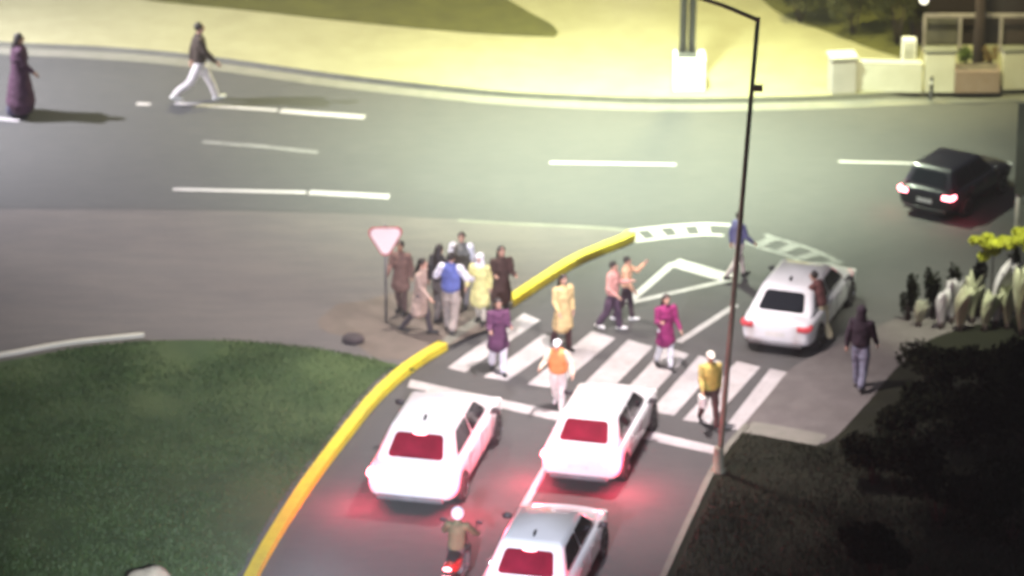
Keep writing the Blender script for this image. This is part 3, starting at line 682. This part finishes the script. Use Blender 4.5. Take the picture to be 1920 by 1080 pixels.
tri_plate('sign_border', .41, -.045, mat('red_sign_film', (.5, .12, .12), .5)); tri_plate('sign_face', .36, -.06, mat('white_sign_film', (.85, .76, .74), .4, var=.03))

b = gp(1897, 585, .128); root = empty('road_sign', (b.x, b.y, .128), R(-12), 'dark green road sign panel on a pale post at the right edge of the photo', 'road sign')
m = MB(); m.tube([(0, 0, 0), (.06, 0, 4.6)], .055, 12, False); m.build('post', mat('pale_post_steel', (.3, .3, .28), .5, .3), root, True)
m = MB(); m.box((.64, -.07, 3.85), (1.36, .05, 2.1)); m.build('panel', mat('dark_green_panel', (.008, .012, .009), .7), root, bevel=.01)
for z in (3.1, 4.3):
    m = MB(); m.box((.75, -.03, z), (1.3, .03, .06)); m.build('bracket', mat('pale_post_steel', (.3, .3, .28)), root)

b = gp(1746, 184, .15); root = empty('bollard', (b.x, b.y, .15), 0, 'short dark bollard at the kerb in front of the cream wall', 'bollard')
m = MB(); m.lathe([(.06, 0), (.06, .06), (.045, .07), (.045, .5), (.05, .52), (.02, .56)], 'z', n=14); m.build('post', TRIM, root, True)
m = MB(); m.lathe([(.047, .38), (.049, .39), (.049, .44), (.047, .45)], 'z', n=14); m.build('band', PLATE, root, True)

# far boundary walls, gate pier, planter
def wall(label, x0, y0, x1, y1, h, t=.22, name='boundary_wall', cap=True, capm=None):
    a, b_ = gp(x0, y0, .15), gp(x1, y1, .15); d = b_-a; ang = math.atan2(d.y, d.x)
    r = empty(name, ((a.x+b_.x)/2, (a.y+b_.y)/2, .15), ang, label, 'wall')
    m = MB(); m.box((0, 0, h/2), (d.length, t, h)); m.build('wall_body', M['cream'], r, bevel=.01)
    if cap: m = MB(); m.box((0, 0, h+.025), (d.length+.06, t+.08, .05)); m.build('coping', capm or M['kerb'], r, bevel=.01)
    return r
wall('low cream wall between the grey pier and the white wall end', 1602, 168, 1728, 172, .78, cap=False)
wall('whiter and taller cream wall end left of the planter', 1732, 170, 1788, 170, 1.05, .3)
wall('cream wall right of the planter running out of the photo', 1878, 166, 2300, 150, 1.0, .25)
b = gp(1578, 170, .15); root = empty('gate_pier', (b.x, b.y, .15), R(8), 'pale grey square pier at the end of the low cream wall', 'pier')
m = MB(); m.box((0, 0, .45), (.62, .5, .9)); m.build('shaft', mat('pier_render', (.36, .34, .31), .8, var=.08), root, bevel=.02)
m = MB(); m.box((0, 0, .93), (.7, .58, .07)); m.build('pier_cap', M['cream'], root, bevel=.015)
b = gp(1703, 128, .15); root = empty('meter_box', (b.x, b.y, .15), 0, 'small white meter cabinet on the lawn behind the low wall', 'cabinet')
m = MB(); m.box((0, 0, .4), (.36, .25, .8)); m.build('cabinet_body', PL, root, bevel=.02)
m = MB(); m.box((0, -.13, .42), (.28, .01, .6)); m.build('door', mat('cabinet_grey', (.5, .5, .48)), root)

b = gp(1830, 168, .15); root = empty('planter', (b.x, b.y, .15), R(1), 'brownish pink stone planter box under the dark tree trunk', 'planter')
m = MB(); m.box((0, 0, .3), (1.12, .6, .6)); m.build('trough', ground_mat('planter_stone', [(.2, .14, .11), (.26, .19, .15), (.3, .23, .2)], 1, 5), root, bevel=.03)
m = MB(); m.box((0, 0, .57), (.98, .46, .1)); m.build('soil', M['dirt'], root)
plw = b

# dark shop front behind the walls
b = gp(1730, 96, .15); root = empty('shop_front', (b.x, b.y, .15), 0, 'dark brown terrace building with a pale horizontal rail and posts, top right corner', 'building')
m = MB(); m.box((4, 2.2, 2.4), (8.4, 3.4, 4.8)); m.build('wall', ground_mat('dark_brown_render', [(.013, .008, .008), (.018, .011, .011), (.024, .015, .015)], .5, 3), root, bevel=.02)
m = MB(); m.box((4, .5, 4.9), (8.8, 3.8 if False else .3, .25)); m.build('roof_edge', GC, root)
RAIL = mat('rail_paint', (.26, .23, .23), .5)
m = MB(); m.box((4, -.08, .98), (8.0, .09, .1)); m.build('rail', RAIL, root, bevel=.01)
for x in (.02, .92, 1.95, 3.4, 5, 6.6):
    m = MB(); m.box((x, -.08, .47), (.09, .09, .94)); m.build('post', RAIL, root, bevel=.01)
m = MB(); m.box((.48, .46, .45), (.86, .04, .82)); m.build('panel', mat('dull_grey_panel', (.09, .085, .075), .6), root)
m = MB(); m.box((3.0, .46, .45), (2.0, .04, .82)); m.build('panel', mat('brown_panel', (.03, .018, .018), .6), root)
m = MB(); m.ell((-.02, -.15, 1.42), (.12, .12, .12)); m.build('wall_lamp', mat('wall_lamp_globe', (.8, .8, .75), .4, emit=(1, .95, .85), es=1.2), root, True)

# ------------------------------------------------------------------ VEGETATION
def leafm(name, c, v=.5): return mat(name, c, .6, var=v, scale=2.5, spec=.3)
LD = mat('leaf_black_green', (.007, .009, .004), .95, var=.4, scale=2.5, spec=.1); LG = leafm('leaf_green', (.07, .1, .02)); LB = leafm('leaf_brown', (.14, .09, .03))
LY = leafm('leaf_yellow_green', (.42, .45, .04), .3); LP = leafm('leaf_pale_variegated', (.5, .52, .36), .2); LH = leafm('leaf_hedge', (.035, .038, .012))
LW = leafm('leaf_white_bloom', (.62, .6, .62), .12)
BARK = mat('bark', (.035, .022, .02), .9, var=.3, scale=8, bump=.6)
def crown_mesh(name, rx, ry, rz, n, leaf, seed, lobes=7, up=.0):
    rnd = random.Random(seed); v = []; f = []
    L = [(Vector((rnd.uniform(-.6, .6)*rx, rnd.uniform(-.6, .6)*ry, rnd.uniform(-.45, .55)*rz)), rnd.uniform(.4, .62)) for _ in range(lobes)]
    for i in range(n):
        c, s = rnd.choice(L); d = Vector((rnd.gauss(0, 1), rnd.gauss(0, 1), rnd.gauss(0, 1))).normalized()*(rnd.random()**.45)
        p = c+Vector((d.x*rx*s, d.y*ry*s, d.z*rz*s)); z = Vector((rnd.gauss(0, 1), rnd.gauss(0, 1), rnd.gauss(0, 1)+up)).normalized()
        u = z.orthogonal().normalized(); w = z.cross(u); l = leaf*rnd.uniform(.6, 1.4)
        k = len(v); v += [p-u*l*.5, p+w*l*.28, p+u*l*.5+z*l*.15, p-w*l*.28]; f.append((k, k+1, k+2, k+3))
    me = bpy.data.meshes.new(name); me.from_pydata([tuple(x) for x in v], [], f); me.update(); return me
def shrub(px, z, r, mt, label, n=1800, leaf=.11, name='shrub', group=None, seed=1, cat='shrub', stem=.3):
    b = gp(px[0], px[1], z); root = empty(name, (b.x, b.y, z), random.uniform(0, 6), label, cat, group)
    me = crown_mesh('foliage', *r, n, leaf, seed); me.materials.append(mt)
    o = bpy.data.objects.new('foliage', me); COL.objects.link(o); o.parent = root; o.location = (0, 0, r[2]*.85+stem)
    m = MB()
    for k in range(5):
        a = k*1.3; m.tube([(math.cos(a)*.03, math.sin(a)*.03, -.05), (math.cos(a)*r[0]*.3, math.sin(a)*r[1]*.3, stem+r[2]*.7)], [.03, .01], 6, False)
    m.build('stem', BARK, root, True)
    return root
# dark shrubbery over the bottom right
GD = 'black green shrubs of the dark verge'
rowd = [((1748, 752), .85, 'nearest the paving edge below the pale leaved plants'), ((1850, 752), .95, 'in front of the broadest pale leaved plant'), ((1952, 745), .9, 'at the right edge, level with the lone walker'),
        ((1700, 838), .85, 'behind the lowest paving corner'), ((1800, 840), 1.2, 'in the middle of the dark mass'), ((1925, 850), 1.3, 'at the right edge halfway down the dark mass'),
        ((1640, 905), .7, 'low and alone near the paving corner'), ((1760, 980), 1.1, 'left one of the lowest pair of big shrubs'), ((1900, 1010), 1.4, 'in the bottom right corner'), ((1640, 1090), .8, 'cut off by the bottom edge, the leftmost')]
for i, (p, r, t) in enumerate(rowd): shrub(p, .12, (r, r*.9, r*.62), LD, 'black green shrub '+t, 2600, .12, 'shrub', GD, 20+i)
# hedge bushes on the far lawn
for i, (p, r, t) in enumerate([((1500, 40), (1.0, .7, .8), 'left one of the three'), ((1600, 62), (.95, .7, 1.2), 'middle one of the three'), ((1682, 82), (.75, .6, 1.15), 'right one beside the dark building')]):
    shrub(p, .17, r, LH, 'dark olive bush on the far lawn, '+t, 2600, .1, 'shrub', 'dark olive bushes on the far lawn', 50+i)
shrub((1808, 122), .70, (.26, .2, .30), LG, 'green bushy plant in the left half of the planter', 700, .07, 'planter_shrub', None, 61, 'plant', .0)
shrub((1856, 122), .70, (.2, .18, .28), LB, 'brownish plant in the right half of the planter', 600, .06, 'planter_shrub', None, 62, 'plant', .0)
# street tree behind the planter
b = gp(1833, 140, .15); root = empty('street_tree', (b.x, b.y, .15), 0, 'dark straight trunk of a street tree behind the planter', 'tree')
m = MB(); m.tube([(0, 0, 0), (.02, 0, 1.5), (-.03, .03, 3.2), (.03, 0, 4.6)], [.17, .13, .12, .09], 14, False)
for a in range(6): m.tube([(0, 0, 3.4+a*.2), (math.cos(a*1.1)*.9, math.sin(a*1.1)*.9, 4.7+a*.2)], [.06, .02], 8, False)
m.build('trunk', BARK, root, True, wob=.015)
me = crown_mesh('crown', 2.0, 2.0, 1.5, 5000, .16, 77, 12); me.materials.append(LH); o = bpy.data.objects.new('crown', me); COL.objects.link(o); o.parent = root; o.location = (0, 0, 5.4)

# pale paddle-leaved plants in a row with dark spindle shrubs between them
def paddle(px, z, h, n, mt, label, seed, wid=.16, lean=.25):
    rnd = random.Random(seed); b = gp(px[0], px[1], z); root = empty('broadleaf_plant', (b.x, b.y, z), 0, label, 'plant', 'pale broad leaved plants along the pavement')
    for k in range(n):
        a = 2*math.pi*k/n+rnd.random(); l = h*rnd.uniform(.8, 1.05); sp = rnd.uniform(.05, .22)*h
        vs = []; fs = []; q = 8
        for i in range(q+1):
            t = i/q; w = wid*math.sin(math.pi*min(1, .08+t*.93))**.7*(.5+t*.6)
            c = Vector((math.cos(a)*sp*t*t+lean*h*t*t, math.sin(a)*sp*t*t, l*(t-.1*t*t)))
            s = Vector((1, 0, 0)) if k % 2 else Vector((.8, .6, 0))
            vs += [c-s*w, c+Vector((0, -.02, -.01)), c+s*w]
            if i: e = 3*(i-1); fs += [(e, e+1, e+4, e+3), (e+1, e+2, e+5, e+4)]
        o = mesh_obj('leaf', vs, fs, mt, root, True)
        so = o.modifiers.new('t', 'SOLIDIFY'); so.thickness = .006; bake(o)
    m = MB(); m.tube([(0, 0, -.03), (0, 0, .15)], [.07, .05], 8, False); m.build('stem', BARK, root, True)
    return root
paddle((1722, 612), .12, .7, 6, leafm('leaf_dull_pale', (.35, .36, .27), .2), 'dull pale leaved plant, leftmost of the row along the pavement', 1, .13, .1)
paddle((1764, 616), .12, 1.0, 8, LW, 'whitish leaved plant second from the left in the row', 2, .15, .05)
paddle((1800, 620), .12, 1.15, 7, LP, 'cream yellow plant with the broadest rounded leaves in the row', 3, .2, .2)
paddle((1846, 620), .12, 1.05, 8, LP, 'cream yellow plant leaning right between two dark spindle shrubs', 4, .16, .2)
paddle((1866, 612), .12, 1.7, 9, LW, 'tall whitish plant under the yellow green flower balls', 5, .2, .22)
paddle((1915, 628), .12, 2.0, 9, LP, 'tall cream plant at the right edge of the photo', 6, .2, .1)
paddle((1784, 606), .12, 1.2, 7, LW, 'upright whitish plant squeezed behind the broadest leaved cream plant', 11, .12, .02)
paddle((1822, 606), .12, 1.35, 7, LP, 'upright cream plant between the two leaning cream plants', 12, .13, .05)
paddle((1888, 616), .12, 1.35, 8, LP, 'cream plant at the foot of the sign post', 13, .15, .05)
for i, (x, y, h, t) in enumerate([(1702, 600, 1.05, 'leftmost of the row'), (1748, 596, 1.05, 'left of the whitish plant'), (1782, 594, 1.15, 'between the whitish and the broadest leaved plant'), (1834, 592, 1.25, 'under the left flower balls'), (1893, 590, 1.75, 'tallest, beside the sign post')]):
    shrub((x, y), .12, (.2, .2, h*.62), LD, 'dark spindle shaped shrub, '+t, 900, .09, 'spindle_shrub', 'dark spindle shrubs between the pale plants', 90+i, 'shrub', .0)
for i, (x, y, z, t) in enumerate([(1856, 605, 1.95, 'standing alone left of the sign post'), (1915, 610, 2.05, 'at the right edge behind the sign post')]):
    b = gp(x, y, .12); root = empty('flowering_plant', (b.x, b.y, .12), 0, 'tall plant with bright yellow green flower balls, '+t, 'plant', 'yellow green flowering plants')
    for k, (dx, dz) in enumerate([(0, .02), (-.05, -.28), (.2, -.1), (-.24, -.08)] if i == 0 else [(0, .08), (.1, -.2), (-.2, -.12), (.3, .02)]):
        me = crown_mesh('flower_head', .28, .24, .2, 1500, .09, 200+i*3+k, 4); me.materials.append(LY); o = bpy.data.objects.new('flower_head', me); COL.objects.link(o); o.parent = root; o.location = (dx, 0, z+dz)
    m = MB(); m.tube([(0, 0, 0), (.02, 0, z)], [.025, .012], 8, False); m.build('stem', BARK, root, True)

# stones
def stone(px, z, r, mt, label, seed):
    b = gp(px[0], px[1], z); m = MB(); m.ell((0, 0, r[2]*.55), r, 20, 14); o = m.build('boulder', mt, None, True, loc=(b.x, b.y, z))
    for v in o.data.vertices: v.co *= 1+.22*noise.noise(v.co*2.5+Vector((seed, 0, 0)))
    tag(o, label, 'stone')
stone((284, 1104), .14, (.44, .36, .28), mat('pale_stone', (.36, .33, .24), .9, bump=.5, scale=4), 'pale rounded stone on the lawn, cut off by the bottom edge', 3)
stone((662, 640), .124, (.24, .2, .12), mat('dark_stone', (.05, .04, .04), .9, bump=.5, scale=4), 'small dark stone where lawn and bare soil meet', 9)

# grass blades on the lawns (uncountable)
def blades(name, poly, n, z, h, mt, seed):
    rnd = random.Random(seed); xs = [p.x for p in poly]; ys = [p.y for p in poly]; v = []; f = []
    def inside(x, y):
        c = False; j = len(poly)-1
        for i in range(len(poly)):
            a, b = poly[i], poly[j]
            if (a.y > y) != (b.y > y) and x < (b.x-a.x)*(y-a.y)/(b.y-a.y)+a.x: c = not c
            j = i
        return c
    x0, x1, y0, y1 = min(xs), max(xs), min(ys), max(ys); k = 0
    while k < n:
        x, y = rnd.uniform(x0, x1), rnd.uniform(y0, y1)
        if not inside(x, y): continue
        dens = noise.noise(Vector((x*.5, y*.5, seed)))
        if rnd.random() > .65+dens: k += .2; continue
        k += 1; a = rnd.uniform(0, 6.28); hh = h*rnd.uniform(.5, 1.4)*(1+dens*.6); w = .012
        dx, dy = math.cos(a), math.sin(a); b = len(v)
        v += [(x-dx*w, y-dy*w, z), (x+dx*w, y+dy*w, z), (x+dy*hh*.5, y-dx*hh*.5, z+hh)]; f.append((b, b+1, b+2))
    o = mesh_obj(name, v, f, mt); o['kind'] = 'stuff'; tag(o, 'short uneven grass blades growing across the turf', 'grass')
blades('lawn_grass', [gp(*p) for p in [(-60, 720), (130, 665), (270, 650), (430, 648), (580, 662), (700, 684), (744, 704), (690, 752), (625, 832), (560, 915), (500, 1005), (455, 1085), (420, 1140), (-60, 1140)]], 70000, .148, .05, leafm('blade_green', (.048, .085, .026), .25), 5)
blades('verge_grass', [gp(*p) for p in [(1265, 1090), (1320, 970), (1362, 880), (1402, 822), (1460, 838), (1545, 850), (1640, 800), (1930, 800), (1930, 1120), (1255, 1120)]], 30000, .118, .08, leafm('blade_dark_green', (.010, .013, .005), .3), 6)

# ------------------------------------------------------------------ haze volume added round the whole junction to wash out contrast
m = bpy.data.materials.new('added_haze'); m.use_nodes = True; nt = m.node_tree; nt.nodes.clear()
o_ = nt.nodes.new('ShaderNodeOutputMaterial'); v_ = nt.nodes.new('ShaderNodeVolumePrincipled')
v_.inputs['Color'].default_value = (.9, .92, .85, 1); v_.inputs['Density'].default_value = .0010; v_.inputs['Anisotropy'].default_value = 0
nt.links.new(v_.outputs[0], o_.inputs['Volume'])
mb = MB(); mb.box((0, 300, 24), (1100, 1000, 50)); hz = mb.build('haze', m); hz['kind'] = 'stuff'; tag(hz, 'thin pale haze volume added over the whole junction to soften contrast', 'haze')
